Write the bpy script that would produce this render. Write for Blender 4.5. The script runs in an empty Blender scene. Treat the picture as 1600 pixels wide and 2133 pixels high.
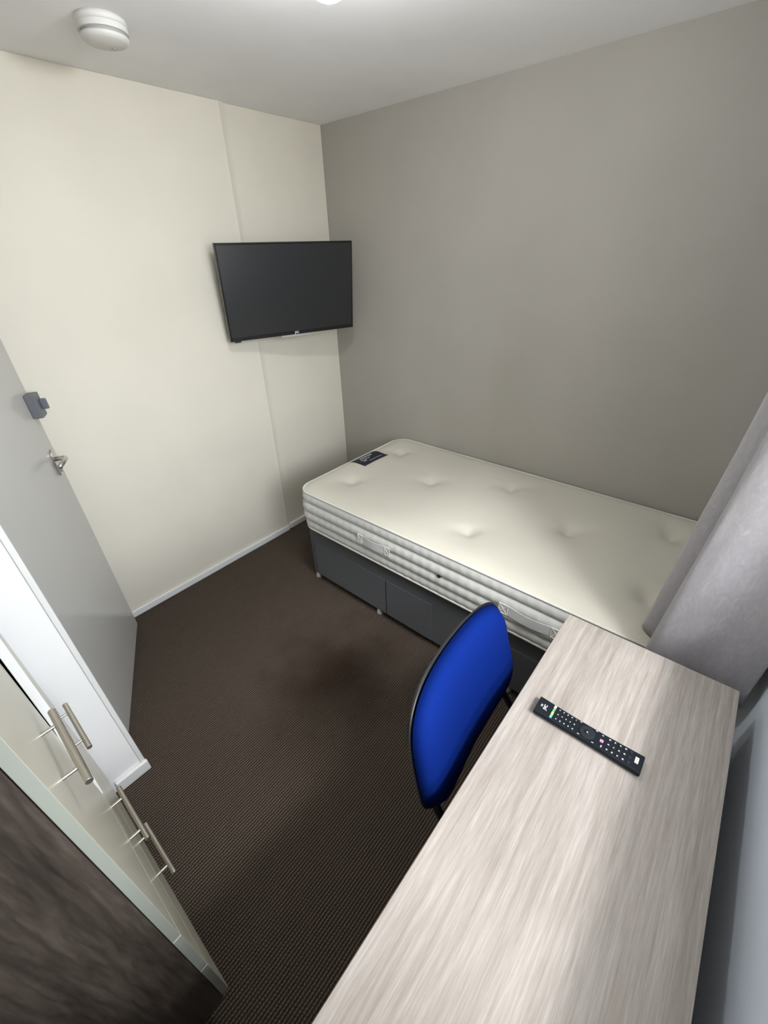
import bpy, bmesh, math, random
from mathutils import Vector, Matrix, noise as mnoise

random.seed(7)
S = bpy.context.scene
COL = S.collection

# ------------------------------------------------------------------ camera
cam_data = bpy.data.cameras.new('camera')
cam = bpy.data.objects.new('camera', cam_data)
COL.objects.link(cam)
cam_data.sensor_fit = 'HORIZONTAL'
cam_data.sensor_width = 36.0
cam_data.lens = 36.0 * 871.0 / 1600.0
cam_data.clip_start = 0.02
_r = Vector((-0.64511955, 0.76357355, -0.02786034))
_u = Vector((-0.4196591, -0.32361493, 0.84803279))
_f = Vector((-0.63851939, -0.55877438, -0.52921091))
cam.matrix_world = Matrix(((_r.x, _u.x, -_f.x, 2.0914), (_r.y, _u.y, -_f.y, 2.1818), (_r.z, _u.z, -_f.z, 1.6911), (0, 0, 0, 1)))
S.camera = cam

# ------------------------------------------------------------------ world, daylight, exposure
W = bpy.data.worlds.new('overcast_sky')
S.world = W
W.use_nodes = True
wn = W.node_tree
_bg = wn.nodes['Background']
_tc = wn.nodes.new('ShaderNodeTexCoord'); _sp = wn.nodes.new('ShaderNodeSeparateXYZ'); _rp = wn.nodes.new('ShaderNodeValToRGB')
wn.links.new(_tc.outputs['Generated'], _sp.inputs[0]); wn.links.new(_sp.outputs['Z'], _rp.inputs['Fac']); wn.links.new(_rp.outputs['Color'], _bg.inputs[0])
for _e, (_p, _c) in zip([_rp.color_ramp.elements[0], _rp.color_ramp.elements[1], _rp.color_ramp.elements.new(0.04), _rp.color_ramp.elements.new(0.35)],
                        [(0.0, (1.0, 0.98, 0.93, 1)), (1.0, (0.72, 0.86, 1.0, 1)), (0.04, (0.86, 0.88, 0.88, 1)), (0.35, (0.95, 0.97, 1.0, 1))]):
    _e.position = _p; _e.color = _c
_bg.inputs[1].default_value = 5.0

def area_light(name, loc, target, sx, sy, power, color, spread=180):
    d = bpy.data.lights.new(name, 'AREA')
    d.shape = 'RECTANGLE'; d.size = sx; d.size_y = sy
    d.energy = power; d.color = color
    d.spread = math.radians(spread)
    o = bpy.data.objects.new(name, d)
    COL.objects.link(o)
    o.location = loc
    v = Vector(target) - Vector(loc)
    o.rotation_euler = v.to_track_quat('-Z', 'Y').to_euler()
    return o

area_light('sky_daylight', (1.75, 4.8, 2.25), (1.55, 2.47, 1.6), 3.0, 1.3, 255, (0.88, 0.94, 1.0))
area_light('bright_cloud_daylight', (2.05, 4.35, 3.85), (1.6, 2.47, 1.5), 1.7, 0.35, 255, (0.95, 0.97, 1.0))
portal = area_light('window_portal', (1.55, 2.58, 1.565), (1.55, 0, 1.565), 1.1, 1.09, 1, (1, 1, 1))
portal.data.cycles.is_portal = True
LAMP_STRENGTH = 160.0

S.view_settings.view_transform = 'Standard'
S.view_settings.look = 'None'
S.view_settings.gamma = 1.0
S.view_settings.use_curve_mapping = False
S.view_settings.exposure = -0.04
S.cycles.use_denoising = True
S.cycles.max_bounces = 10
S.cycles.diffuse_bounces = 8
S.cycles.sample_clamp_indirect = 6.0

H = 2.276          # ceiling height
YW = 2.475         # window wall

# ------------------------------------------------------------------ materials
def mat(name, col, rough=0.6, metal=0.0, spec=0.5, coat=0.0, emit=None, estr=0.0):
    m = bpy.data.materials.new(name)
    m.use_nodes = True
    b = m.node_tree.nodes['Principled BSDF']
    b.inputs['Base Color'].default_value = (*col, 1)
    b.inputs['Roughness'].default_value = rough
    b.inputs['Metallic'].default_value = metal
    b.inputs['Specular IOR Level'].default_value = spec
    b.inputs['Coat Weight'].default_value = coat
    if emit:
        b.inputs['Emission Color'].default_value = (*emit, 1)
        b.inputs['Emission Strength'].default_value = estr
    return m

def N(m, t, **kw):
    n = m.node_tree.nodes.new(t)
    for k, v in kw.items():
        setattr(n, k, v)
    return n

def L(m, a, b):
    m.node_tree.links.new(a, b)

def bsdf(m):
    return m.node_tree.nodes['Principled BSDF']

def coords(m, scale=(1, 1, 1), rot=(0, 0, 0)):
    tc = N(m, 'ShaderNodeTexCoord'); mp = N(m, 'ShaderNodeMapping')
    mp.inputs['Scale'].default_value = scale
    mp.inputs['Rotation'].default_value = rot
    L(m, tc.outputs['Object'], mp.inputs['Vector'])
    return mp.outputs['Vector']

def ramp(m, src, stops):
    r = N(m, 'ShaderNodeValToRGB')
    el = r.color_ramp.elements
    while len(el) < len(stops):
        el.new(0.5)
    for e, (p, c) in zip(el, stops):
        e.position = p; e.color = (*c, 1)
    L(m, src, r.inputs['Fac'])
    return r.outputs['Color']

def noise(m, vec, scale, detail=3, rough=0.5, dist=0.0):
    n = N(m, 'ShaderNodeTexNoise')
    n.inputs['Scale'].default_value = scale
    n.inputs['Detail'].default_value = detail
    n.inputs['Roughness'].default_value = rough
    n.inputs['Distortion'].default_value = dist
    L(m, vec, n.inputs['Vector'])
    return n.outputs['Fac']

def bump(m, src, strength=0.2, dist=0.002):
    b = N(m, 'ShaderNodeBump')
    b.inputs['Strength'].default_value = strength
    b.inputs['Distance'].default_value = dist
    L(m, src, b.inputs['Height'])
    L(m, b.outputs['Normal'], bsdf(m).inputs['Normal'])

def mixc(m, fac, a, b, blend='MIX'):
    x = N(m, 'ShaderNodeMix', data_type='RGBA', blend_type=blend)
    if isinstance(fac, float): x.inputs[0].default_value = fac
    else: L(m, fac, x.inputs[0])
    for sock, v in ((x.inputs[6], a), (x.inputs[7], b)):
        if isinstance(v, tuple): sock.default_value = (*v, 1)
        else: L(m, v, sock)
    return x.outputs[2]

def mathn(m, op, a, b=None):
    x = N(m, 'ShaderNodeMath', operation=op)
    for i, v in enumerate((a, b)):
        if v is None: continue
        if isinstance(v, (int, float)): x.inputs[i].default_value = v
        else: L(m, v, x.inputs[i])
    return x.outputs[0]

def paint(name, col, rough=0.75, bs=0.08, sc=220, var=0.03):
    m = mat(name, col, rough, spec=0.3)
    v = coords(m)
    n = noise(m, v, sc, 3)
    bump(m, n, bs, 0.0015)
    lo = noise(m, v, 3.0, 3)
    a = tuple(c * (1 - var) for c in col); b = tuple(min(1, c * (1 + var)) for c in col)
    L(m, ramp(m, lo, [(0.3, a), (0.7, b)]), bsdf(m).inputs['Base Color'])
    return m

M = {}
M['wall_cream'] = paint('cream_wall_paint', (0.73, 0.69, 0.59), 0.6)
M['wall_grey'] = paint('grey_wall_paint', (0.37, 0.35, 0.312), 0.62)
M['wall_cool'] = paint('pale_grey_wall_paint', (0.80, 0.87, 0.97), 0.65)
M['ceiling'] = paint('ceiling_paint', (0.88, 0.875, 0.88), 0.8)
M['white_gloss'] = mat('white_gloss_paint', (0.80, 0.80, 0.79), 0.32)
M['door_paint'] = paint('grey_satin_door_paint', (0.50, 0.49, 0.465), 0.15, 0.02, 120, 0.015)
M['nib_paint'] = paint('white_satin_paint', (0.90, 0.90, 0.90), 0.5)
M['plastic_white'] = mat('white_plastic', (0.66, 0.65, 0.62), 0.45)
M['plastic_slot'] = mat('grey_plastic_slot', (0.33, 0.32, 0.31), 0.6)
M['chrome'] = mat('satin_steel', (0.62, 0.60, 0.57), 0.28, 1.0)
M['brass_nickel'] = mat('brushed_nickel', (0.55, 0.52, 0.46), 0.33, 1.0)
M['latch_grey'] = mat('dark_grey_latch_enamel', (0.13, 0.135, 0.15), 0.45)
M['black_plastic'] = mat('black_plastic', (0.012, 0.012, 0.014), 0.42)
M['tv_screen'] = mat('dark_screen_glass', (0.012, 0.013, 0.014), 0.30, spec=0.7)
M['tv_bezel'] = mat('black_bezel_gloss', (0.008, 0.008, 0.009), 0.25)
M['silver'] = mat('silver_trim', (0.6, 0.6, 0.57), 0.35, 0.6)
M['print_white'] = mat('white_print', (0.75, 0.75, 0.75), 0.5)
M['gloss_cream'] = mat('white_gloss_board', (0.60, 0.575, 0.48), 0.27, spec=0.25)
M['edge_band'] = mat('pale_edge_band', (0.30, 0.32, 0.28), 0.4)
M['dark_gap'] = mat('dark_plinth_board', (0.03, 0.027, 0.025), 0.6)
M['navy_label'] = mat('navy_label_cloth', (0.012, 0.014, 0.022), 0.6)
M['label_print'] = mat('grey_label_print', (0.42, 0.42, 0.46), 0.6)
M['vent_metal'] = mat('dark_vent_eyelet', (0.03, 0.03, 0.03), 0.4, 0.6)
M['lamp'] = mat('lit_opal_diffuser', (0.9, 0.9, 0.9), 0.4, emit=(0.93, 0.96, 1.0), estr=LAMP_STRENGTH)

# carpet: ribbed loop pile, ribs along x
m = mat('brown_ribbed_carpet', (0.05, 0.04, 0.033), 0.95, spec=0.15)
v = coords(m)
warp = N(m, 'ShaderNodeMapping'); L(m, v, warp.inputs['Vector'])
sep = N(m, 'ShaderNodeSeparateXYZ'); L(m, v, sep.inputs[0])
wob = noise(m, v, 9.0, 2)
yy = mathn(m, 'ADD', mathn(m, 'MULTIPLY', sep.outputs['Y'], 2 * math.pi / 0.0095), mathn(m, 'MULTIPLY', wob, 2.6))
rib = mathn(m, 'MULTIPLY', mathn(m, 'ADD', mathn(m, 'SINE', yy), 1.0), 0.5)
xx = mathn(m, 'ADD', mathn(m, 'MULTIPLY', sep.outputs['X'], 2 * math.pi / 0.0085), mathn(m, 'MULTIPLY', mathn(m, 'SINE', mathn(m, 'MULTIPLY', yy, 0.5)), 1.6))
loop = mathn(m, 'MULTIPLY', mathn(m, 'ADD', mathn(m, 'SINE', xx), 1.0), 0.5)
hh = mathn(m, 'ADD', mathn(m, 'MULTIPLY', rib, 0.65), mathn(m, 'MULTIPLY', mathn(m, 'MULTIPLY', rib, loop), 0.35))
speck = noise(m, v, 260, 2, 0.7)
hs = mathn(m, 'ADD', mathn(m, 'MULTIPLY', hh, 0.75), mathn(m, 'MULTIPLY', mathn(m, 'SUBTRACT', speck, 0.5), 0.9))
cc = ramp(m, hs, [(0.0, (0.026, 0.019, 0.014)), (0.45, (0.092, 0.070, 0.053)), (0.95, (0.24, 0.194, 0.158))])
st = N(m, 'ShaderNodeVectorMath', operation='DISTANCE'); L(m, v, st.inputs[0]); st.inputs[1].default_value = (1.28, 1.12, 0)
sd = mathn(m, 'ADD', st.outputs['Value'], mathn(m, 'MULTIPLY', noise(m, v, 5.0, 4), 0.5))
stain = ramp(m, sd, [(0.30, (0.55, 0.48, 0.42)), (0.62, (1, 1, 1))])
L(m, mixc(m, 1.0, cc, stain, 'MULTIPLY'), bsdf(m).inputs['Base Color'])
bump(m, hs, 0.9, 0.004)
M['carpet'] = m

# desk laminate: pale grey oak, grain along x
def wood(name, axis_scale, dark, mid, light, rough, fine=1.0, rot=(0, 0, 0), spec=0.4, grainbump=0.12):
    m = mat(name, mid, rough, spec=spec)
    v = coords(m, axis_scale, rot)
    big = noise(m, v, 2.2, 4, 0.55, 1.2)
    fi = noise(m, v, 34 * fine, 5, 0.65, 0.3)
    mp2 = N(m, 'ShaderNodeMapping'); mp2.inputs['Scale'].default_value = (1, 1, 1); L(m, v, mp2.inputs['Vector'])
    wv = N(m, 'ShaderNodeTexNoise'); wv.inputs['Scale'].default_value = 9 * fine; wv.inputs['Detail'].default_value = 2
    wv.inputs['Distortion'].default_value = 0.8; L(m, v, wv.inputs['Vector'])
    t = mathn(m, 'ADD', mathn(m, 'MULTIPLY', big, 0.35), mathn(m, 'ADD', mathn(m, 'MULTIPLY', fi, 0.40), mathn(m, 'MULTIPLY', wv.outputs['Fac'], 0.25)))
    L(m, ramp(m, t, [(0.36, dark), (0.5, mid), (0.62, light)]), bsdf(m).inputs['Base Color'])
    bump(m, fi, grainbump, 0.001)
    return m
M['desk_wood'] = wood('pale_grey_oak_laminate', (0.55, 12, 6), (0.262, 0.226, 0.196), (0.345, 0.308, 0.274), (0.43, 0.396, 0.362), 0.45, 0.85, grainbump=0.2)
M['walnut'] = wood('dark_walnut_board', (9, 3, 0.8), (0.026, 0.020, 0.016), (0.056, 0.044, 0.035), (0.092, 0.074, 0.060), 0.5, 0.35)
def add_figure(m, scale, wscale, distort, amount):
    v = coords(m, scale)
    w = N(m, 'ShaderNodeTexWave', wave_type='BANDS', bands_direction='X', wave_profile='SIN')
    w.inputs['Scale'].default_value = wscale; w.inputs['Distortion'].default_value = distort
    w.inputs['Detail'].default_value = 3; w.inputs['Detail Scale'].default_value = 1.3; w.inputs['Detail Roughness'].default_value = 0.6
    L(m, v, w.inputs['Vector'])
    old = bsdf(m).inputs['Base Color'].links[0].from_socket
    fac = ramp(m, w.outputs['Fac'], [(0.0, (amount,) * 3), (0.35, (1, 1, 1)), (1.0, (1.06, 1.06, 1.06))])
    L(m, mixc(m, 1.0, old, fac, 'MULTIPLY'), bsdf(m).inputs['Base Color'])
add_figure(M['walnut'], (1, 1, 0.22), 16, 9, 0.80)


def fabric(name, col, rough=0.9, sc=600, bs=0.35, var=0.12):
    m = mat(name, col, rough, spec=0.2)
    bsdf(m).inputs['Sheen Weight'].default_value = 0.15
    v = coords(m)
    n = noise(m, v, sc, 2, 0.6)
    bump(m, n, bs, 0.001)
    a = tuple(c * (1 - var) for c in col); b = tuple(c * (1 + var) for c in col)
    L(m, ramp(m, n, [(0.3, a), (0.7, b)]), bsdf(m).inputs['Base Color'])
    return m
M['blue_fabric'] = fabric('royal_blue_fabric', (0.0012, 0.012, 0.115), 0.85, 700, 0.3, 0.18)
bsdf(M['blue_fabric']).inputs['Sheen Weight'].default_value = 0.0
bsdf(M['blue_fabric']).inputs['Specular IOR Level'].default_value = 0.06
M['divan_fabric'] = fabric('charcoal_divan_fabric', (0.062, 0.064, 0.070), 0.9, 500, 0.3)
M['mattress_top'] = fabric('cream_knit_cover', (0.60, 0.57, 0.485), 0.85, 420, 0.25, 0.03)
M['mattress_side'] = fabric('pale_grey_quilted_border', (0.54, 0.54, 0.51), 0.8, 420, 0.25, 0.04)
M['piping'] = fabric('ivory_tape_piping', (0.70, 0.68, 0.62), 0.8, 400, 0.2, 0.03)
M['strap'] = fabric('grey_webbing', (0.56, 0.56, 0.55), 0.7, 500, 0.3, 0.05)
m = fabric('silver_grey_velvet_curtain', (0.44, 0.42, 0.43), 0.75, 300, 0.2, 0.05)
v2 = coords(m, (1, 1, 0.35))
fl = noise(m, v2, 60, 4, 0.7, 1.5)
L(m, ramp(m, fl, [(0.35, (0.335, 0.32, 0.33)), (0.6, (0.375, 0.358, 0.37)), (0.8, (0.46, 0.44, 0.45))]), bsdf(m).inputs['Base Color'])
M['curtain'] = m
# thin window glass
m = bpy.data.materials.new('window_glass'); m.use_nodes = True
nt = m.node_tree; nt.nodes.remove(nt.nodes['Principled BSDF'])
tr = nt.nodes.new('ShaderNodeBsdfTransparent'); gl = nt.nodes.new('ShaderNodeBsdfGlossy'); mx = nt.nodes.new('ShaderNodeMixShader')
gl.inputs['Roughness'].default_value = 0.02; mx.inputs[0].default_value = 0.06
nt.links.new(tr.outputs[0], mx.inputs[1]); nt.links.new(gl.outputs[0], mx.inputs[2])
nt.links.new(mx.outputs[0], nt.nodes['Material Output'].inputs['Surface'])
M['glass'] = m

# ------------------------------------------------------------------ mesh helpers
def obj(name, bm, material, parent=None, smooth=False, bevel=0.0, seg=2, angle=40):
    bmesh.ops.recalc_face_normals(bm, faces=bm.faces[:])
    me = bpy.data.meshes.new(name)
    bm.to_mesh(me); bm.free()
    o = bpy.data.objects.new(name, me)
    COL.objects.link(o)
    me.materials.append(M[material] if isinstance(material, str) else material)
    if smooth:
        for p in me.polygons: p.use_smooth = True
    if bevel > 0:
        md = o.modifiers.new('bevel', 'BEVEL'); md.width = bevel; md.segments = seg
        md.limit_method = 'ANGLE'; md.angle_limit = math.radians(angle)
        for p in me.polygons: p.use_smooth = True
        wn_ = o.modifiers.new('wn', 'WEIGHTED_NORMAL'); wn_.keep_sharp = True
    if parent is not None:
        o.parent = parent
        o.matrix_parent_inverse = Matrix.Identity(4)
        mw = parent_world(parent)
        if mw != Matrix.Identity(4):
            o.matrix_parent_inverse = mw.inverted()
    return o

def parent_world(p):
    mw = p.matrix_basis.copy()
    q = p.parent
    if q is not None:
        mw = parent_world(q) @ p.matrix_parent_inverse @ mw
    return mw

def box(bm, x0, x1, y0, y1, z0, z1, mtx=None):
    vs = [bm.verts.new((x, y, z)) for x in (x0, x1) for y in (y0, y1) for z in (z0, z1)]
    for f in ((0, 1, 3, 2), (4, 6, 7, 5), (0, 4, 5, 1), (2, 3, 7, 6), (0, 2, 6, 4), (1, 5, 7, 3)):
        bm.faces.new([vs[i] for i in f])
    if mtx is not None:
        for q in vs: q.co = mtx @ q.co
    return vs

def boxobj(name, x0, x1, y0, y1, z0, z1, material, parent=None, bevel=0.0, mtx=None, seg=2):
    bm = bmesh.new(); box(bm, x0, x1, y0, y1, z0, z1, mtx)
    return obj(name, bm, material, parent, bevel=bevel, seg=seg)

def tube(bm, pts, r, n=14, caps=True, rs=None):
    pts = [Vector(p) for p in pts]
    rings = []
    ref = None
    for i, p in enumerate(pts):
        if i == 0: d = pts[1] - p
        elif i == len(pts) - 1: d = p - pts[i - 1]
        else: d = (pts[i + 1] - p).normalized() + (p - pts[i - 1]).normalized()
        d.normalize()
        if ref is None:
            ref = Vector((0, 0, 1)) if abs(d.z) < 0.9 else Vector((1, 0, 0))
        a = d.cross(ref).normalized(); b = a.cross(d).normalized(); ref = b
        rr = rs[i] if rs else r
        rings.append([bm.verts.new(p + (a * math.cos(t) + b * math.sin(t)) * rr) for t in [2 * math.pi * k / n for k in range(n)]])
    for i in range(len(rings) - 1):
        for k in range(n):
            bm.faces.new((rings[i][k], rings[i][(k + 1) % n], rings[i + 1][(k + 1) % n], rings[i + 1][k]))
    if caps:
        bm.faces.new(rings[0][::-1]); bm.faces.new(rings[-1])

def lathe(bm, prof, center, n=48, axis='Z', mtx=None):
    rings = []
    for r, z in prof:
        ring = []
        for k in range(n):
            t = 2 * math.pi * k / n
            co = Vector((r * math.cos(t), r * math.sin(t), z))
            if mtx is not None: co = mtx @ co
            ring.append(bm.verts.new(co + Vector(center)))
        rings.append(ring)
    for i in range(len(rings) - 1):
        for k in range(n):
            bm.faces.new((rings[i][k], rings[i][(k + 1) % n], rings[i + 1][(k + 1) % n], rings[i + 1][k]))
    if prof[0][0] > 1e-6: bm.faces.new(rings[0])
    if prof[-1][0] > 1e-6: bm.faces.new(rings[-1])
    bmesh.ops.remove_doubles(bm, verts=bm.verts[:], dist=1e-6)

def bez(p0, p1, p2, n=8):
    p0, p1, p2 = Vector(p0), Vector(p1), Vector(p2)
    return [p0 * (1 - t) ** 2 + p1 * 2 * t * (1 - t) + p2 * t * t for t in [i / n for i in range(n + 1)]]

def text_bm(body, size, mtx, depth=0.0004, bold=False):
    cu = bpy.data.curves.new('lettering', 'FONT')
    cu.body = body; cu.size = size; cu.extrude = depth
    cu.align_x = 'CENTER'; cu.align_y = 'CENTER'
    if bold: cu.offset = size * 0.03
    o = bpy.data.objects.new('lettering', cu)
    COL.objects.link(o)
    dg = bpy.context.evaluated_depsgraph_get()
    me = bpy.data.meshes.new_from_object(o.evaluated_get(dg))
    bm = bmesh.new(); bm.from_mesh(me)
    bpy.data.objects.remove(o); bpy.data.curves.remove(cu); bpy.data.meshes.remove(me)
    for q in bm.verts: q.co = mtx @ q.co
    return bm

def empty(name, loc, label, cat, group=None):
    o = bpy.data.objects.new(name, None)
    o.empty_display_size = 0.1
    o.location = loc
    COL.objects.link(o)
    tag(o, label, cat, group)
    return o

def tag(o, label, cat, group=None, kind=None):
    o['label'] = label; o['category'] = cat
    if group: o['group'] = group
    if kind: o['kind'] = kind
    return o

def struct(o, label, cat):
    return tag(o, label, cat, kind='structure')

# ------------------------------------------------------------------ room shell
XA = 2.78     # back of the wardrobe alcove
struct(boxobj('floor', -0.1, XA + 0.1, -0.6, YW + 0.15, -0.08, 0.0, 'carpet'), 'dark brown ribbed carpet covering the bedroom floor', 'floor')
struct(boxobj('ceiling', -0.1, XA + 0.1, -0.6, YW + 0.15, H, H + 0.1, 'ceiling'), 'plain white ceiling above the bedroom', 'ceiling')
struct(boxobj('wall_right', -0.12, 0.0, -0.2, YW, 0, H, 'wall_grey'), 'grey painted wall behind the long side of the bed', 'wall')

# cream wall with a shallow step near the corner
bm = bmesh.new()
prof_b = [(XA, 0.0), (0.676, 0.0), (0.660, 0.006), (0.652, 0.004), (0.610, -0.013), (0.0, -0.013), (0.0, -0.12), (XA, -0.12)]
prof_t = [(XA, 0.0), (0.646, 0.0), (0.630, 0.006), (0.622, 0.004), (0.580, -0.013), (0.0, -0.013), (0.0, -0.12), (XA, -0.12)]
lo = [bm.verts.new((x, y, 0)) for x, y in prof_b]
hi = [bm.verts.new((x, y, H)) for x, y in prof_t]
for i in range(len(lo)):
    j = (i + 1) % len(lo)
    bm.faces.new((lo[i], lo[j], hi[j], hi[i]))
bm.faces.new(lo[::-1]); bm.faces.new(hi)
struct(obj('wall_left', bm, 'wall_cream', bevel=0.002), 'cream painted wall with a shallow upright step behind the television', 'wall')

# window wall with opening
WX0, WX1, WZ0, WZ1 = 1.09, 2.10, 1.02, 2.11
bm = bmesh.new()
T = 0.12
box(bm, -0.12, WX0, YW, YW + T, 0, H); box(bm, WX1, XA + 0.1, YW, YW + T, 0, H)
box(bm, WX0, WX1, YW, YW + T, 0, WZ0); box(bm, WX0, WX1, YW, YW + T, WZ1, H)
struct(obj('wall_window', bm, 'wall_cool'), 'pale wall behind the desk and below the window', 'wall')

win = empty('window_1', (0.5 * (WX0 + WX1), YW + 0.07, WZ0), 'white framed window in the wall above the desk', 'window')
win['kind'] = 'structure'
bm = bmesh.new()
for a in ((WX0, WX0 + 0.045, WZ0, WZ1), (WX1 - 0.045, WX1, WZ0, WZ1), (WX0 + 0.045, WX1 - 0.045, WZ0, WZ0 + 0.045), (WX0 + 0.045, WX1 - 0.045, WZ1 - 0.045, WZ1), (1.645, 1.685, WZ0 + 0.045, WZ1 - 0.045)):
    box(bm, a[0], a[1], YW + 0.05, YW + 0.10, a[2], a[3])
obj('window_frame', bm, 'white_gloss', win, bevel=0.004)
boxobj('window_pane', WX0 + 0.04, 1.65, YW + 0.072, YW + 0.078, WZ0 + 0.04, WZ1 - 0.04, 'glass', win)
boxobj('window_pane', 1.68, WX1 - 0.04, YW + 0.072, YW + 0.078, WZ0 + 0.04, WZ1 - 0.04, 'glass', win)
boxobj('window_sill', WX0, WX1, YW - 0.015, YW + 0.05, WZ0, WZ0 + 0.018, 'white_gloss', win, bevel=0.004)

# doorway wall, nib wall and alcove
bm = bmesh.new()
box(bm, 2.11, 2.21, 0.0, 0.80, 2.02, H)
box(bm, 2.11, 2.21, 0.0, 0.03, 0, 2.02)
struct(obj('wall_doorway', bm, 'wall_cream'), 'wall strip above the open door', 'wall')
struct(boxobj('wall_nib', 2.073, XA, 0.78, 0.88, 0, H, 'nib_paint'), 'narrow white wall return between the open door and the wardrobe', 'wall')
struct(boxobj('wall_alcove', XA, XA + 0.1, 0.0, YW + 0.1, 0, H, 'wall_cream'), 'wall behind the wardrobe', 'wall')
struct(boxobj('trim_1', 2.0565, 2.0725, 0.80, 0.886, 0, 2.08, 'white_gloss', bevel=0.003), 'white door architrave on the edge of the narrow wall return', 'trim')
struct(boxobj('baseboard_nib', 2.052, 2.168, 0.8805, 0.897, 0, 0.055, 'white_gloss', bevel=0.005), 'white skirting at the foot of the narrow wall return', 'baseboard')
bm = bmesh.new()
box(bm, 0.650, 2.10, 0.0, 0.016, 0, 0.042); box(bm, 0.0, 0.640, -0.013, 0.008, 0, 0.042)
struct(obj('baseboard_left', bm, 'white_gloss', bevel=0.005), 'low white skirting along the foot of the cream wall', 'baseboard')

# ------------------------------------------------------------------ door
da = Vector((1.758, 0.080, 0.0))
dv = Vector((0.43533, 0.90027, 0.0)); dn = Vector((-0.90027, 0.43533, 0.0))
DM = Matrix(((dv.x, dn.x, 0, da.x), (dv.y, dn.y, 0, da.y), (0, 0, 1, 0), (0, 0, 0, 1)))   # s, outwards, z
door = boxobj('door_1', 0, 0.762, -0.04, 0, 0.008, 1.985, 'door_paint', bevel=0.003, mtx=DM)
struct(door, 'plain grey painted door standing open against the cream wall', 'door')
def dpt(s, o, z): return DM @ Vector((s, o, z))
latch = boxobj('night_latch', 0.004, 0.062, 0, 0.036, 1.178, 1.268, 'latch_grey', door, bevel=0.004, mtx=DM)
bm = bmesh.new(); box(bm, 0.022, 0.036, 0.036, 0.058, 1.205, 1.245, DM)
obj('latch_knob', bm, 'latch_grey', latch, bevel=0.004)
bm = bmesh.new(); box(bm, -0.012, 0.004, 0.004, 0.030, 1.186, 1.26, DM)
obj('latch_bolt_housing', bm, 'latch_grey', latch, bevel=0.003)
hd = None
bm = bmesh.new()
# long rounded backplate
pl = []
for k in range(13):
    t = math.pi * k / 12
    pl.append((0.055 + 0.024 * math.cos(t), 1.026 + 0.024 * math.sin(t)))
for k in range(13):
    t = math.pi + math.pi * k / 12
    pl.append((0.055 + 0.024 * math.cos(t), 0.961 + 0.024 * math.sin(t)))
f0 = [bm.verts.new(dpt(s, 0.0, z)) for s, z in pl]; f1 = [bm.verts.new(dpt(s, 0.008, z)) for s, z in pl]
bm.faces.new(f0); bm.faces.new(f1)
for i in range(len(pl)):
    j = (i + 1) % len(pl); bm.faces.new((f0[i], f0[j], f1[j], f1[i]))
hd = obj('door_handle', bm, 'chrome', door, bevel=0.002)
bm = bmesh.new()
path = [dpt(0.055, 0.006, 1.008), dpt(0.055, 0.032, 1.008)] + bez(dpt(0.055, 0.036, 1.008), dpt(0.055, 0.044, 1.008), dpt(0.072, 0.044, 1.008), 6) + [dpt(0.165, 0.042, 1.012)]
tube(bm, path, 0.009, 14)
obj('lever', bm, 'chrome', hd, smooth=True)
bm = bmesh.new(); lathe(bm, [(0.0, 0.0), (0.007, 0.0), (0.007, 0.003), (0.0, 0.0035)], dpt(0.055, 0.010, 0.958), 16, mtx=Matrix.Rotation(math.radians(-90), 3, 'X') if False else Matrix(((dv.x, 0, dn.x), (dv.y, 0, dn.y), (0, 1, 0))))
obj('plate_screw', bm, 'brass_nickel', hd, smooth=True)

# ------------------------------------------------------------------ divan base
bed = empty('divan_base', (0.445, 1.49, 0.0), 'charcoal grey fabric divan bed base with drawers under the white mattress', 'bed base')
boxobj('base_body', 0.012, 0.882, 0.545, 2.430, 0.036, 0.388, 'divan_fabric', bed, bevel=0.014, seg=3)
for (ya, yb) in ((0.585, 1.118), (1.124, 1.405), (1.66, 2.395)):
    boxobj('drawer_front', 0.876, 0.8885, ya, yb, 0.050, 0.285, 'divan_fabric', bed, bevel=0.004)
for y in (0.56, 1.055, 1.81, 2.38):
    for x in (0.862, 0.05):
        bm = bmesh.new()
        lathe(bm, [(0.0, 0.036), (0.014, 0.036), (0.016, 0.012), (0.020, 0.008), (0.020, 0.0), (0.0, 0.0)], (x, y, 0), 20)
        obj('glide_foot', bm, 'silver', bed, smooth=True)

# ------------------------------------------------------------------ mattress
mat_root = empty('mattress', (0.455, 1.485, 0.388), 'white tufted single mattress lying on the grey divan base', 'mattress')
MX0, MX1, MY0, MY1, MZ0, MZ1 = 0.014, 0.905, 0.530, 2.432, 0.392, 0.622
CRN = 0.085
tufts = [(0.212, 0.692), (0.67, 0.718), (0.415, 1.062), (0.217, 1.429), (0.698, 1.456), (0.430, 1.803), (0.205, 2.157), (0.672, 2.165)]
def rrect(x, y, inset=0.0):
    """squash a point of the rectangle into one with round corners"""
    hx, hy = (MX1 - MX0) / 2, (MY1 - MY0) / 2
    cx, cy = (MX0 + MX1) / 2, (MY0 + MY1) / 2
    px, py = x - cx, y - cy
    dx, dy = abs(px) - (hx - CRN), abs(py) - (hy - CRN)
    if dx > 0 and dy > 0:
        s = max(dx, dy) / math.hypot(dx, dy)
        px = math.copysign(hx - CRN + dx * s, px); py = math.copysign(hy - CRN + dy * s, py)
    return cx + px, cy + py
def axis_samples(a, b, n):
    e = [a + d for d in (0, .004, .010, .018, .028, .04, .055, .07, .085)]
    mid = [a + .1 + (b - a - .2) * i / n for i in range(n + 1)]
    return e + mid + [a + b - q for q in reversed(e)]
xs = axis_samples(MX0, MX1, 44); ys = axis_samples(MY0, MY1, 110)
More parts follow.
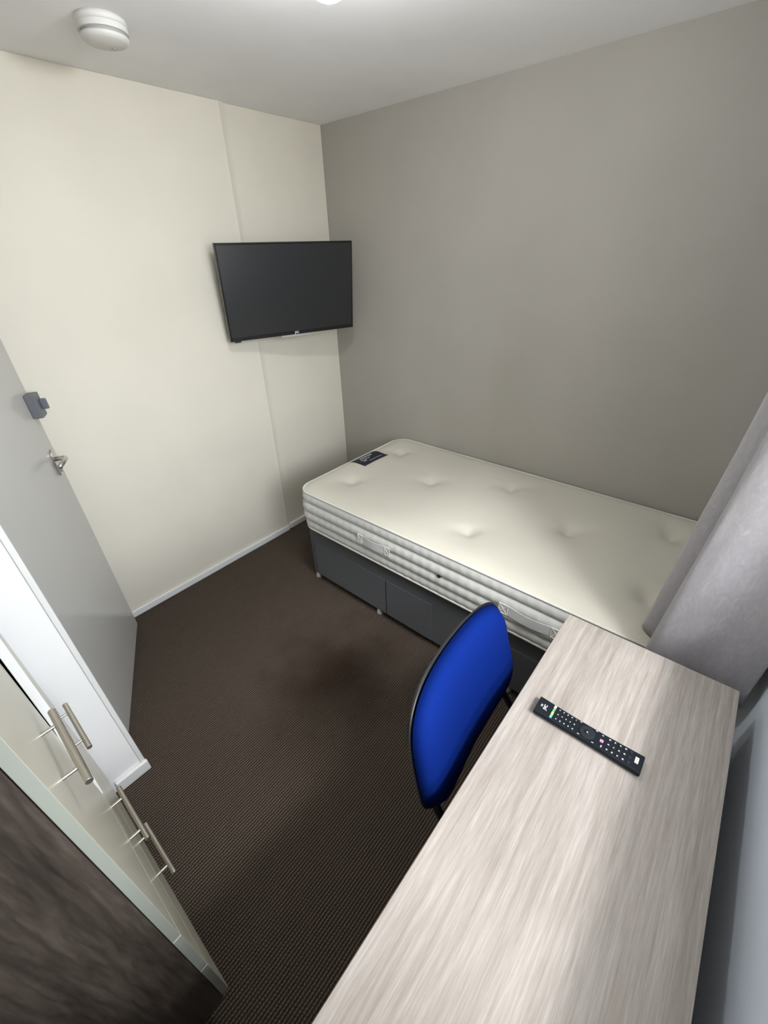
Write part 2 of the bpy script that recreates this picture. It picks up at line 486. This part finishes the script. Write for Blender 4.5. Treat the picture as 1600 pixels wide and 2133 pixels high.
def top_z(x, y):
    ex = min(x - MX0, MX1 - x, y - MY0, MY1 - y)
    e = max(0.0, min(1.0, ex / 0.075))
    z = MZ1 + 0.019 * (1 - (1 - e) ** 2.4)
    z += 0.003 * mnoise.noise(Vector((x * 6, y * 6, 0)))
    for tx, ty in tufts:
        d = math.hypot((x - tx) * 0.9, y - ty)
        z -= 0.028 * math.exp(-(d / 0.034) ** 2) + 0.014 * math.exp(-(d / 0.10) ** 2)
        a = math.atan2(y - ty, x - tx)
        z += 0.0022 * math.cos(4 * a + 0.6) * math.exp(-((d - 0.07) / 0.035) ** 2)
    return z
bm = bmesh.new()
gridv = []
for x in xs:
    row = []
    for y in ys:
        px, py = rrect(x, y)
        row.append(bm.verts.new((px, py, top_z(x, y))))
    gridv.append(row)
for i in range(len(xs) - 1):
    for j in range(len(ys) - 1):
        bm.faces.new((gridv[i][j], gridv[i + 1][j], gridv[i + 1][j + 1], gridv[i][j + 1]))
obj('top_panel', bm, 'mattress_top', mat_root, smooth=True)
# perimeter
per = []
def per_pts():
    hx, hy = (MX1 - MX0) / 2, (MY1 - MY0) / 2
    cx, cy = (MX0 + MX1) / 2, (MY0 + MY1) / 2
    out = []
    def arc(ax, ay, t0):
        for k in range(12):
            t = t0 + math.pi / 2 * k / 12
            out.append((ax + CRN * math.cos(t), ay + CRN * math.sin(t), math.cos(t), math.sin(t)))
    def line(x0, y0, x1, y1, nx, ny, n):
        for k in range(n):
            t = k / n
            out.append((x0 + (x1 - x0) * t, y0 + (y1 - y0) * t, nx, ny))
    line(MX1, MY0 + CRN, MX1, MY1 - CRN, 1, 0, 300)
    arc(MX1 - CRN, MY1 - CRN, 0)
    line(MX1 - CRN, MY1, MX0 + CRN, MY1, 0, 1, 40)
    arc(MX0 + CRN, MY1 - CRN, math.pi / 2)
    line(MX0, MY1 - CRN, MX0, MY0 + CRN, -1, 0, 60)
    arc(MX0 + CRN, MY0 + CRN, math.pi)
    line(MX0 + CRN, MY0, MX1 - CRN, MY0, 0, -1, 100)
    arc(MX1 - CRN, MY0 + CRN, 1.5 * math.pi)
    return out
per = per_pts()
bm = bmesh.new()
NL = 48; BANDS = 4
rings = []
cum = 0.0
for i, (x, y, nx, ny) in enumerate(per):
    if i: cum += math.hypot(x - per[i - 1][0], y - per[i - 1][1])
    col = []
    for k in range(NL + 1):
        t = k / NL
        # scalloped seams: the seam height waves gently along the length
        ph = cum / 0.047
        tw = t + 0.010 * abs(math.sin(math.pi * ph)) * math.sin(math.pi * t)
        b = abs(math.sin(math.pi * BANDS * min(1, tw)))
        off = -0.010 + 0.016 * (b ** 0.55) + 0.0012 * math.cos(2 * math.pi * ph) * b
        off += 0.012 * math.sin(math.pi * t)
        if nx == -1 or (nx < -0.5) or ny > 0.9:
            off = min(off, 0.0)
        col.append(bm.verts.new((x + nx * off, y + ny * off, MZ0 + (MZ1 - MZ0) * t)))
    rings.append(col)
for i in range(len(rings)):
    j = (i + 1) % len(rings)
    for k in range(NL):
        bm.faces.new((rings[i][k], rings[j][k], rings[j][k + 1], rings[i][k + 1]))
bm.faces.new([c[0] for c in rings])
obj('side_border', bm, 'mattress_side', mat_root, smooth=True)
for zz, rr in ((MZ1, 0.0055), (MZ0 + 0.006, 0.007)):
    bm = bmesh.new()
    pts = [Vector((x + nx * 0.0015, y + ny * 0.0015, zz)) for x, y, nx, ny in per]
    n = 8; rg = []
    for i, p in enumerate(pts):
        nx, ny = per[i][2], per[i][3]
        lim = 0.4 if (nx < -0.5 or ny > 0.9) else 1.0
        rg.append([bm.verts.new((p.x + nx * rr * lim * math.cos(a), p.y + ny * rr * lim * math.cos(a), p.z + rr * math.sin(a))) for a in [2 * math.pi * k / n for k in range(n)]])
    for i in range(len(rg)):
        j = (i + 1) % len(rg)
        for k in range(n):
            bm.faces.new((rg[i][k], rg[j][k], rg[j][(k + 1) % n], rg[i][(k + 1) % n]))
    obj('piping', bm, 'piping', mat_root, smooth=True)
# side handles
def side_handle(y0, y1, z0, z1):
    bm = bmesh.new()
    n = 24
    front = []
    for i in range(n + 1):
        t = i / n
        y = y0 + (y1 - y0) * t
        e = 0.0 if (t < 0.16 or t > 0.84) else math.sin(math.pi * (t - 0.16) / 0.68) * 0.007
        x = MX1 + 0.0195 + e
        sag = -0.003 * math.sin(math.pi * t)
        front.append([bm.verts.new((x, y, z0 + sag)), bm.verts.new((x, y, z1 + sag)), bm.verts.new((x - 0.003, y, z1 + sag)), bm.verts.new((x - 0.003, y, z0 + sag))])
    for i in range(n):
        for k in range(4):
            bm.faces.new((front[i][k], front[i + 1][k], front[i + 1][(k + 1) % 4], front[i][(k + 1) % 4]))
    bm.faces.new(front[0]); bm.faces.new(front[-1][::-1])
    h = obj('carry_handle', bm, 'strap', mat_root)
    for ya, yb in ((y0, y0 + (y1 - y0) * 0.15), (y1 - (y1 - y0) * 0.15, y1)):
        bm = bmesh.new()
        xx_ = MX1 + 0.0205
        za, zb = z0 - 0.001, z1 - 0.001
        c4 = [(ya, za), (yb, za), (yb, zb), (ya, zb)]
        for p, q in ((0, 1), (1, 2), (2, 3), (3, 0), (0, 2), (1, 3)):
            tube(bm, [(xx_, *c4[p]), (xx_, *c4[q])], 0.0013, 6)
        obj('cross_stitching', bm, 'piping', h)
side_handle(0.985, 1.185, 0.490, 0.535)
side_handle(1.735, 1.975, 0.490, 0.535)
bm = bmesh.new()
RX = Matrix.Rotation(math.radians(90), 3, 'Y')
lathe(bm, [(0.0, -0.006), (0.007, -0.006), (0.009, 0.003), (0.006, 0.005), (0.0045, 0.001), (0.0, 0.001)], (MX1 + 0.014, 1.456, 0.513), 18, mtx=RX)
obj('vent_eyelet', bm, 'vent_metal', mat_root, smooth=True)
# sewn label near the foot, follows the quilted top
bm = bmesh.new()
lx0, lx1, ly0, ly1 = 0.302, 0.510, 0.543, 0.664
gv = []
for i in range(13):
    gv.append([])
    for j in range(9):
        x = lx0 + (lx1 - lx0) * i / 12; y = ly0 + (ly1 - ly0) * j / 8
        gv[-1].append(bm.verts.new((x, y, top_z(x, y) + 0.0022)))
for i in range(12):
    for j in range(8):
        bm.faces.new((gv[i][j], gv[i + 1][j], gv[i + 1][j + 1], gv[i][j + 1]))
lab = obj('sewn_label', bm, 'navy_label', mat_root, smooth=True)
lab['label'] = 'dark navy sewn label with pale lettering'
md = lab.modifiers.new('s', 'SOLIDIFY'); md.thickness = 0.0015; md.offset = -1
# woven marks on the label (illegible in the photo: rows of small strokes)
bm = bmesh.new()
def mark(xa, xb, ya, yb):
    zc = max(top_z(xa, ya), top_z(xb, yb)) + 0.0030
    box(bm, xa, xb, ya, yb, zc - 0.001, zc)
for k in range(5):
    mark(0.462 - 0.021 * k - 0.014, 0.462 - 0.021 * k, 0.572, 0.587)
for k in range(4):
    mark(0.478 - 0.020 * k - 0.015, 0.478 - 0.020 * k, 0.600, 0.606)
for k in range(2):
    mark(0.468 - 0.014 * k - 0.009, 0.468 - 0.014 * k, 0.613, 0.624)
for k in range(8):
    mark(0.440 - 0.014 * k - 0.010, 0.440 - 0.014 * k, 0.634, 0.638)
obj('label_lettering', bm, 'label_print', lab)

# ------------------------------------------------------------------ television on its wall bracket
tc = Vector((0.505, 0.203, 1.527)); yaw, tilt, TW, TH = 1.2867, 0.1083, 0.73, 0.435
tn = Vector((math.cos(yaw) * math.cos(tilt), math.sin(yaw) * math.cos(tilt), -math.sin(tilt)))
tr_ = Vector((0, 0, 1)).cross(tn).normalized(); tu = tn.cross(tr_)
TM = Matrix(((tr_.x, tu.x, tn.x, tc.x), (tr_.y, tu.y, tn.y, tc.y), (tr_.z, tu.z, tn.z, tc.z), (0, 0, 0, 1)))   # right, up, out
tv = empty('television', tc, 'black flat screen television tilted down on a bracket in the corner', 'television')
hw, hh_ = TW / 2, TH / 2
boxobj('screen', -hw + 0.008, hw - 0.008, -hh_ + 0.018, hh_ - 0.008, -0.004, -0.0012, 'tv_screen', tv, mtx=TM)
bm = bmesh.new()
for a in ((-hw, -hw + 0.009, -hh_, hh_), (hw - 0.009, hw, -hh_, hh_), (-hw + 0.009, hw - 0.009, hh_ - 0.009, hh_), (-hw + 0.009, hw - 0.009, -hh_, -hh_ + 0.019)):
    box(bm, a[0], a[1], a[2], a[3], -0.018, 0.0, TM)
obj('bezel', bm, 'tv_bezel', tv, bevel=0.0015)
bm = bmesh.new()
box(bm, -hw + 0.004, hw - 0.004, -hh_ + 0.004, hh_ - 0.004, -0.03, -0.0045, TM)
box(bm, -hw + 0.12, hw - 0.12, -hh_ + 0.02, hh_ - 0.16, -0.052, -0.03, TM)
obj('rear_casing', bm, 'black_plastic', tv, bevel=0.004)
boxobj('silver_lip', -0.085, 0.095, -hh_ - 0.011, -hh_ + 0.0, -0.012, -0.001, 'silver', tv, bevel=0.0015, mtx=TM)
boxobj('sensor_nub', -hw + 0.022, -hw + 0.055, -hh_ - 0.008, -hh_, -0.014, -0.002, 'black_plastic', tv, bevel=0.002, mtx=TM)
bm = text_bm('JVC', 0.015, TM @ Matrix.Translation((0.005, -hh_ + 0.010, 0.0008)), 0.0003, True)
obj('brand_lettering', bm, 'print_white', tv)
bm = bmesh.new()
box(bm, -0.06, 0.06, -0.06, 0.06, -0.062, -0.052, TM)
mount = TM @ Vector((0, 0, -0.058))
wallp = Vector((0.40, 0.0, mount.z))
tube(bm, [mount, (0.46, 0.09, mount.z - 0.02), (0.40, -0.006, mount.z - 0.02)], 0.014, 12)
box(bm, 0.34, 0.46, -0.0125, -0.004, mount.z - 0.12, mount.z + 0.08)
obj('wall_bracket', bm, 'black_plastic', tv, bevel=0.002)

# ------------------------------------------------------------------ smoke alarm on the ceiling
sa = empty('smoke_alarm', (1.262, 0.44, H), 'round white smoke alarm fixed to the ceiling', 'smoke alarm')
bm = bmesh.new()
lathe(bm, [(0.0, 0.0), (0.066, 0.0), (0.068, -0.008), (0.066, -0.016), (0.0, -0.016)], (1.262, 0.44, H), 56)
obj('mounting_base', bm, 'plastic_white', sa, smooth=True)
bm = bmesh.new()
lathe(bm, [(0.0, -0.016), (0.066, -0.016), (0.067, -0.030), (0.0, -0.030)], (1.262, 0.44, H), 56)
obj('alarm_body', bm, 'plastic_white', sa, bevel=0.001)
bm = bmesh.new()
lathe(bm, [(0.0, -0.030), (0.060, -0.030), (0.060, -0.037), (0.0, -0.037)], (1.262, 0.44, H), 56)
obj('vent_slot', bm, 'plastic_slot', sa)
bm = bmesh.new()
lathe(bm, [(0.0, -0.037), (0.064, -0.037), (0.063, -0.043), (0.054, -0.050), (0.0, -0.053)], (1.262, 0.44, H), 56)
obj('alarm_cap', bm, 'plastic_white', sa, smooth=True)
bm = bmesh.new()
box(bm, 1.232, 1.243, 0.425, 0.429, H - 0.0535, H - 0.051)
obj('indicator_slit', bm, 'plastic_slot', sa)

# ------------------------------------------------------------------ ceiling lamp
LX, LY = 1.20, 1.30
cl = empty('ceiling_lamp', (LX, LY, H), 'lit globe ceiling lamp glowing at the top edge of the photo', 'lamp')
bm = bmesh.new(); lathe(bm, [(0.0, 0.0), (0.055, 0.0), (0.053, -0.012), (0.026, -0.020), (0.024, -0.050), (0.0, -0.050)], (LX, LY, H), 40)
obj('lamp_holder', bm, 'plastic_white', cl, bevel=0.001)
bm = bmesh.new(); GR = 0.056
lathe(bm, [(0.022, -0.050)] + [(GR * math.sin(t), -0.103 + GR * math.cos(t)) for t in [0.42 + (math.pi - 0.42) * k / 22 for k in range(23)]], (LX, LY, H), 40)
obj('globe', bm, 'lamp', cl, smooth=True)

# ------------------------------------------------------------------ curtain and rail
curt = empty('curtain', (0.7, 2.33, 0.64), 'silver grey curtain drawn into folds at the head of the bed', 'curtain')
sec = [(0.985, 2.452), (0.978, 2.40), (0.970, 2.355), (0.974, 2.30), (0.976, 2.25), (0.968, 2.222), (0.945, 2.214), (0.925, 2.226), (0.912, 2.245),
       (0.893, 2.240), (0.875, 2.205), (0.855, 2.187), (0.832, 2.190), (0.815, 2.225), (0.798, 2.300), (0.775, 2.310), (0.755, 2.240), (0.735, 2.215), (0.710, 2.225),
       (0.690, 2.300), (0.668, 2.340), (0.645, 2.300), (0.625, 2.250), (0.600, 2.255), (0.580, 2.320), (0.555, 2.400), (0.540, 2.440)]
def catmull(pts, n=6):
    out = []
    P_ = [pts[0]] + pts + [pts[-1]]
    for i in range(1, len(P_) - 2):
        a, b, c_, d = [Vector((*q, 0)) for q in P_[i - 1:i + 3]]
        for k in range(n):
            t = k / n
            out.append(0.5 * ((2 * b) + (c_ - a) * t + (2 * a - 5 * b + 4 * c_ - d) * t * t + (3 * b - a - 3 * c_ + d) * t ** 3))
    out.append(Vector((*pts[-1], 0)))
    return out
cs = catmull(sec)
bm = bmesh.new()
rows = []
NZ = 46; CZ0, CZ1 = 0.646, 2.13
for k in range(NZ + 1):
    t = k / NZ
    z = CZ0 + (CZ1 - CZ0) * t
    row = []
    for i, p in enumerate(cs):
        s = i / len(cs)
        amp = 0.5 + 0.5 * (1 - t)
        w1 = 0.010 * mnoise.noise(Vector((s * 9, z * 1.7, 3.1))) * amp
        w2 = 0.006 * mnoise.noise(Vector((s * 20, z * 5, 9.7)))
        lean = 0.085 * t * max(0.0, min(1.0, (2.44 - p.y) / 0.2))
        row.append(bm.verts.new((p.x + w1 + w2, min(p.y + lean * 1.0 + 0.6 * w1, 2.452), z)))
    rows.append(row)
for k in range(NZ):
    for i in range(len(cs) - 1):
        bm.faces.new((rows[k][i], rows[k][i + 1], rows[k + 1][i + 1], rows[k + 1][i]))
co = obj('curtain_cloth', bm, 'curtain', curt, smooth=True)
md = co.modifiers.new('s', 'SOLIDIFY'); md.thickness = 0.004; md.offset = 0
cr = empty('curtain_rail', (1.4, 2.38, 2.15), 'slim white curtain rail above the window wall', 'curtain rail')
bm = bmesh.new(); tube(bm, [(0.45, 2.37, 2.15), (2.5, 2.37, 2.15)], 0.012, 14)
obj('rail', bm, 'white_gloss', cr, smooth=True)
for x in (0.5, 1.45, 2.45):
    boxobj('rail_bracket', x - 0.012, x + 0.012, 2.37, YW - 0.0005, 2.14, 2.16, 'white_gloss', cr)

# ------------------------------------------------------------------ desk
DX0, DX1, DY0, DY1, DZ = 1.046, 2.255, 2.002, 2.421, 0.74
desk = empty('desk', (0.5 * (DX0 + DX1), 0.5 * (DY0 + DY1), 0), 'pale grey oak effect desk along the window wall', 'desk')
boxobj('desktop', DX0, DX1, DY0, DY1, DZ - 0.022, DZ, 'desk_wood', desk, bevel=0.0015)
for x in (DX0 + 0.012, DX1 - 0.034):
    boxobj('end_panel', x, x + 0.022, DY0 + 0.06, DY1 - 0.01, 0.0, DZ - 0.022, 'desk_wood', desk, bevel=0.001)
boxobj('modesty_panel', DX0 + 0.034, DX1 - 0.034, DY1 - 0.05, DY1 - 0.032, 0.38, DZ - 0.022, 'desk_wood', desk)

# ------------------------------------------------------------------ remote control on the desk
rc = empty('remote_control', (1.402, 2.164, DZ), 'long black remote control with coloured buttons on the desk', 'remote control')
RX0, RX1, RY0, RY1, RT = 1.377, 1.4265, 2.050, 2.279, DZ + 0.0185
RWc = 0.5 * (RX0 + RX1); RLn = RY1 - RY0; RWd = RX1 - RX0
bm = bmesh.new()
ny_ = 24
secs = []
for i in range(ny_ + 1):
    t = i / ny_
    y = RY0 + RLn * t
    waist = 1 - 0.09 * math.sin(math.pi * t)
    hwid = RWd / 2 * waist
    zt = RT - 0.002 * math.sin(math.pi * t)
    prof = [(-hwid + 0.006, DZ + 0.001), (-hwid, DZ + 0.010), (-hwid + 0.001, zt - 0.003), (-hwid + 0.004, zt), (hwid - 0.004, zt), (hwid - 0.001, zt - 0.003), (hwid, DZ + 0.010), (hwid - 0.006, DZ + 0.001)]
    secs.append([bm.verts.new((RWc + px, y, pz)) for px, pz in prof])
for i in range(ny_):
    for k in range(8):
        bm.faces.new((secs[i][k], secs[i + 1][k], secs[i + 1][(k + 1) % 8], secs[i][(k + 1) % 8]))
bm.faces.new(secs[0]); bm.faces.new(secs[-1][::-1])
M['remote_body'] = mat('remote_black_plastic', (0.007, 0.010, 0.014), 0.5, spec=0.2)
M['btn_dark'] = mat('button_rubber', (0.016, 0.020, 0.026), 0.6, spec=0.2)
M['btn_white'] = mat('button_print_white', (0.62, 0.64, 0.62), 0.5)
M['btn_red'] = mat('button_washed_red', (0.72, 0.42, 0.36), 0.5)
M['btn_pale'] = mat('button_pale_pink', (0.80, 0.74, 0.66), 0.5)
M['btn_green'] = mat('button_green', (0.10, 0.42, 0.16), 0.5)
M['btn_yellow'] = mat('button_yellow', (0.72, 0.68, 0.10), 0.5)
M['btn_blue'] = mat('button_blue', (0.12, 0.50, 0.66), 0.5)
M['btn_pink'] = mat('button_pink', (0.66, 0.26, 0.40), 0.5)
obj('remote_case', bm, 'remote_body', rc, bevel=0.0015)
def rtop(t): return RT - 0.002 * math.sin(math.pi * t)
def button(u, t, wx, wy, material, mark=None, h=0.0014):
    """u across (-1..1 towards +x), t along the length"""
    x = RWc + u * RWd / 2 * (1 - 0.09 * math.sin(math.pi * t)); y = RY0 + t * RLn
    z = rtop(t)
    b = boxobj('button', x - wx / 2, x + wx / 2, y - wy / 2, y + wy / 2, z - 0.001, z + h, material, rc, bevel=0.0006)
    if mark:
        mx, my = mark
        boxobj('button_marking', x - mx / 2, x + mx / 2, y - my / 2, y + my / 2, z + h, z + h + 0.0002, 'btn_white', b)
    return b
for u, mm in ((-0.62, 'btn_pale'), (-0.2, 'btn_green'), (0.2, 'btn_yellow'), (0.6, 'btn_blue')):
    button(u, 0.165, 0.0088, 0.0052, mm)
rnd = random.Random(3)
for r in range(5):
    for cidx, u in enumerate((-0.58, 0.0, 0.58)):
        t = 0.215 + 0.041 * r
        button(u, t, 0.0075, 0.0058, 'btn_dark', (rnd.uniform(0.0018, 0.003), rnd.uniform(0.0016, 0.0026)))
for u, t in ((-0.72, 0.425), (0.72, 0.44), (-0.72, 0.575), (0.74, 0.575)):
    button(u, t, 0.0055, 0.0075, 'btn_dark', (0.0016, 0.0042))
bm = bmesh.new()
lathe(bm, [(0.0085, 0.0), (0.0165, 0.0), (0.0165, 0.0014), (0.0145, 0.0018), (0.0085, 0.0012)], (RWc, RY0 + 0.505 * RLn, rtop(0.5)), 40)
obj('navigation_ring', bm, 'btn_dark', rc, smooth=True)
bm = bmesh.new()
lathe(bm, [(0.0, 0.0), (0.0068, 0.0), (0.0068, 0.0016), (0.0, 0.0018)], (RWc, RY0 + 0.505 * RLn, rtop(0.5)), 32)
okb = obj('button', bm, 'btn_dark', rc, smooth=True)
boxobj('button_marking', RWc - 0.0012, RWc + 0.0012, RY0 + 0.505 * RLn - 0.0014, RY0 + 0.505 * RLn + 0.0014, rtop(0.5) + 0.0018, rtop(0.5) + 0.0021, 'btn_white', okb)
button(0.0, 0.64, 0.0072, 0.0072, 'btn_pink')
button(-0.6, 0.635, 0.007, 0.005, 'btn_dark', (0.002, 0.003)); button(0.6, 0.65, 0.010, 0.006, 'btn_dark', (0.005, 0.002))
for r in range(5):
    for cidx, u in enumerate((-0.58, 0.0, 0.58)):
        t = 0.70 + 0.047 * r
        mk = (rnd.uniform(0.0018, 0.003), rnd.uniform(0.0020, 0.0032)) if not (r == 4) else None
        button(u, t, 0.0078, 0.0066, 'btn_dark', mk)
nb = button(-0.10, 0.945, 0.0150, 0.0070, 'btn_pale')
boxobj('button_marking', RWc - 0.008, RWc + 0.003, RY0 + 0.945 * RLn - 0.0014, RY0 + 0.945 * RLn + 0.0014, rtop(0.945) + 0.0014, rtop(0.945) + 0.0016, 'btn_red', nb)
RTX = Matrix.Rotation(math.radians(180), 4, 'Z')
bm = text_bm('JVC', 0.0095, Matrix.Translation((RWc, RY0 + 0.085 * RLn, rtop(0.08) + 0.0003)) @ RTX, 0.0002, True)
obj('brand_lettering', bm, 'print_white', rc)
bm = text_bm('TV', 0.006, Matrix.Translation((RWc, RY0 + 0.05 * RLn, rtop(0.05) + 0.0003)) @ RTX, 0.0002, True)
obj('brand_lettering', bm, 'print_white', rc)

# ------------------------------------------------------------------ blue chair at the desk
ch = empty('desk_chair', (1.45, 2.12, 0), 'royal blue fabric chair with black frame pushed under the desk', 'chair')
CB = Vector((1.470, 1.869, 0.718))
CYAW = math.radians(4.0); CREC = math.radians(14.0)
def chair_pt(u, v, off, wx, hz, n=4.2, extra=0.0):
    """u,v in the unit square; off = forward distance; returns world point of the curved back"""
    r = max(abs(u), abs(v))
    if r > 1e-9:
        a = math.atan2(v, u)
        ca, sa_ = math.cos(a), math.sin(a)
        k = (abs(ca) ** n + abs(sa_) ** n) ** (-1 / n)
        U, V = r * k * ca, r * k * sa_
    else:
        U = V = 0.0
    X = U * wx * (1 - 0.06 * V); Z = V * hz
    Yc = 0.030 * U * U + 0.012 * (V * V) + off
    lx, ly, lz = X, Yc, Z
    # recline about the horizontal axis
    ly2 = ly * math.cos(CREC) - lz * math.sin(CREC)
    lz2 = ly * math.sin(CREC) * 1.0 + lz * math.cos(CREC)
    wxx = lx * math.cos(CYAW) - ly2 * math.sin(CYAW)
    wyy = lx * math.sin(CYAW) + ly2 * math.cos(CYAW)
    return CB + Vector((wxx, wyy, lz2))
def back_shell(wx, hz, front, back, rim, n=22):
    bm = bmesh.new()
    def sheet(sign, depth):
        g = []
        for i in range(n + 1):
            g.append([])
            for j in range(n + 1):
                u, v = -1 + 2 * i / n, -1 + 2 * j / n
                r = max(abs(u), abs(v))
                d = depth * (1 - r ** 5) ** 0.5 if r < 1 else 0.0
                g[-1].append(bm.verts.new(chair_pt(u, v, rim + sign * d, wx, hz)))
        for i in range(n):
            for j in range(n):
                bm.faces.new((g[i][j], g[i + 1][j], g[i + 1][j + 1], g[i][j + 1]))
    sheet(1, front); sheet(-1, back)
    bmesh.ops.remove_doubles(bm, verts=bm.verts[:], dist=1e-5)
    return bm
obj('backrest', back_shell(0.240, 0.170, 0.046, 0.004, 0.0), 'blue_fabric', ch, smooth=True)
obj('back_shell', back_shell(0.244, 0.174, 0.002, 0.022, -0.006), 'black_plastic', ch, smooth=True)
# seat
bm = bmesh.new()
n = 22
def seat_sheet(z, dz, sx, sy):
    g = []
    for i in range(n + 1):
        g.append([])
        for j in range(n + 1):
            u, v = -1 + 2 * i / n, -1 + 2 * j / n
            r = max(abs(u), abs(v))
            a = math.atan2(v, u) if r > 1e-9 else 0
            k = (abs(math.cos(a)) ** 4 + abs(math.sin(a)) ** 4) ** (-0.25)
            U, V = r * k * math.cos(a), r * k * math.sin(a)
            d = dz * (1 - r ** 6) ** 0.5 if r < 1 else 0
            g[-1].append(bm.verts.new((1.455 + U * sx, 2.158 + V * sy, z + d)))
    for i in range(n):
        for j in range(n):
            bm.faces.new((g[i][j], g[i + 1][j], g[i + 1][j + 1], g[i][j + 1]))
seat_sheet(0.445, 0.035, 0.225, 0.195); seat_sheet(0.445, -0.018, 0.225, 0.195)
bmesh.ops.remove_doubles(bm, verts=bm.verts[:], dist=1e-5)
obj('seat', bm, 'blue_fabric', ch, smooth=True)
for sx in (-1, 1):
    x = 1.455 + sx * 0.196
    top = chair_pt(sx * 0.80, -0.72, -0.022, 0.240, 0.170)
    bm = bmesh.new()
    path = [top] + bez((x, top.y + 0.012, top.z - 0.05), (x, 1.965, 0.44), (x, 2.02, 0.425), 8) + [(x, 2.30, 0.425)]
    tube(bm, path, 0.0105, 12)
    obj('upright', bm, 'black_plastic', ch, smooth=True)
    for y, yt in ((1.975, 1.965), (2.325, 2.345)):
        bm = bmesh.new()
        tube(bm, [(x, y, 0.425), (x, yt, 0.012)], 0.0105, 12)
        lg = obj('leg', bm, 'black_plastic', ch, smooth=True)
        bm = bmesh.new(); lathe(bm, [(0.0, 0.0), (0.014, 0.0), (0.014, 0.02), (0.0, 0.02)], (x, yt, 0), 14)
        obj('foot_cap', bm, 'black_plastic', lg, smooth=True)
bm = bmesh.new(); tube(bm, [(1.26, 2.06, 0.423), (1.65, 2.06, 0.423)], 0.009, 10); tube(bm, [(1.26, 2.26, 0.423), (1.65, 2.26, 0.423)], 0.009, 10)
obj('seat_frame', bm, 'black_plastic', ch, smooth=True)

# ------------------------------------------------------------------ wardrobe
FX = 2.174; WY0, WY1 = 0.905, 1.682; WT = 1.93; BX = 2.72; DT = 0.0165
wd = empty('wardrobe', (2.45, 1.29, 0), 'white gloss fronted wardrobe with dark walnut side at the left of the photo', 'wardrobe')
CX = FX + DT + 0.0015
for ya, yb in ((WY0, WY0 + 0.018), (WY1 - 0.018, WY1)):
    boxobj('side_panel', CX, BX, ya, yb, 0.115, WT, 'walnut', wd, bevel=0.0008)
boxobj('top_panel', CX, BX, WY0 + 0.018, WY1 - 0.018, WT - 0.018, WT, 'walnut', wd)
boxobj('bottom_panel', CX, BX, WY0 + 0.018, WY1 - 0.018, 0.115, 0.133, 'walnut', wd)
boxobj('back_panel', BX - 0.006, BX - 0.001, WY0 + 0.018, WY1 - 0.018, 0.133, WT - 0.018, 'walnut', wd)
boxobj('plinth', CX + 0.06, BX - 0.01, WY0 + 0.03, WY1 - 0.05, 0.0, 0.115, 'dark_gap', wd)
def front(name, y0, y1, z0, z1, mtx=None, band=True):
    bm = bmesh.new(); box(bm, FX, FX + DT, y0, y1, z0, z1, mtx)
    o = obj(name, bm, 'gloss_cream', wd, bevel=0.001)
    o.data.materials.append(M['edge_band'] if band else M['white_gloss'])
    for p in o.data.polygons:
        if abs(p.normal.y) > 0.9: p.material_index = 1
    return o
def bar_handle(parent, yc, z, ln, prot, x0=FX, cc=0.110, r=0.006, mtx=None):
    bm = bmesh.new()
    f = (lambda q: mtx @ Vector(q)) if mtx is not None else (lambda q: Vector(q))
    tube(bm, [f((x0 - prot, yc - ln / 2, z)), f((x0 - prot, yc + ln / 2, z))], r, 18)
    for s in (-1, 1):
        tube(bm, [f((x0 - prot, yc + s * cc / 2, z)), f((x0 + 0.0005, yc + s * cc / 2, z))], 0.0034, 12)
    return obj('bar_handle', bm, 'brass_nickel', parent, bevel=0.0006)
G = 0.003
YM = 1.285
d_near = front('door', YM + 0.0025, WY1, 0.553, WT - 0.002)
bar_handle(d_near, 1.512, 1.005, 0.185, 0.0265)
# the far door is warped: it stands proud of the near one at its free edge, more so higher up
def proud(y, z):
    pts = ((0.553, 0.002), (0.83, 0.0172), (1.10, 0.0205), (3.0, 0.022))
    for (z0, p0), (z1, p1) in zip(pts, pts[1:]):
        if z <= z1:
            p = p0 + (p1 - p0) * max(0.0, (z - z0)) / (z1 - z0)
            break
    return p * (y - WY0) / (YM - WY0)
d_far = front('door', WY0, YM - 0.0025, 0.553, WT - 0.002, None, False)
fb = bmesh.new(); fb.from_mesh(d_far.data)
for zc in (0.62, 0.69, 0.76, 0.83, 0.96, 1.10, 1.5):
    bmesh.ops.bisect_plane(fb, geom=fb.verts[:] + fb.edges[:] + fb.faces[:], plane_co=(0, 0, zc), plane_no=(0, 0, 1))
for yc in (1.03, 1.16):
    bmesh.ops.bisect_plane(fb, geom=fb.verts[:] + fb.edges[:] + fb.faces[:], plane_co=(0, yc, 0), plane_no=(0, 1, 0))
for q in fb.verts: q.co.x -= proud(q.co.y, q.co.z)
fb.to_mesh(d_far.data); fb.free()
bar_handle(d_far, 1.165, 0.690, 0.178, 0.0235, x0=FX - proud(1.165, 0.690))
dr1 = front('drawer', WY0, WY1, 0.345, 0.549)
bar_handle(dr1, 1.345, 0.497, 0.178, 0.029)
dr2 = front('drawer', WY0, WY1, 0.130, 0.341)
bar_handle(dr2, 1.375, 0.352 - 0.02, 0.172, 0.032)
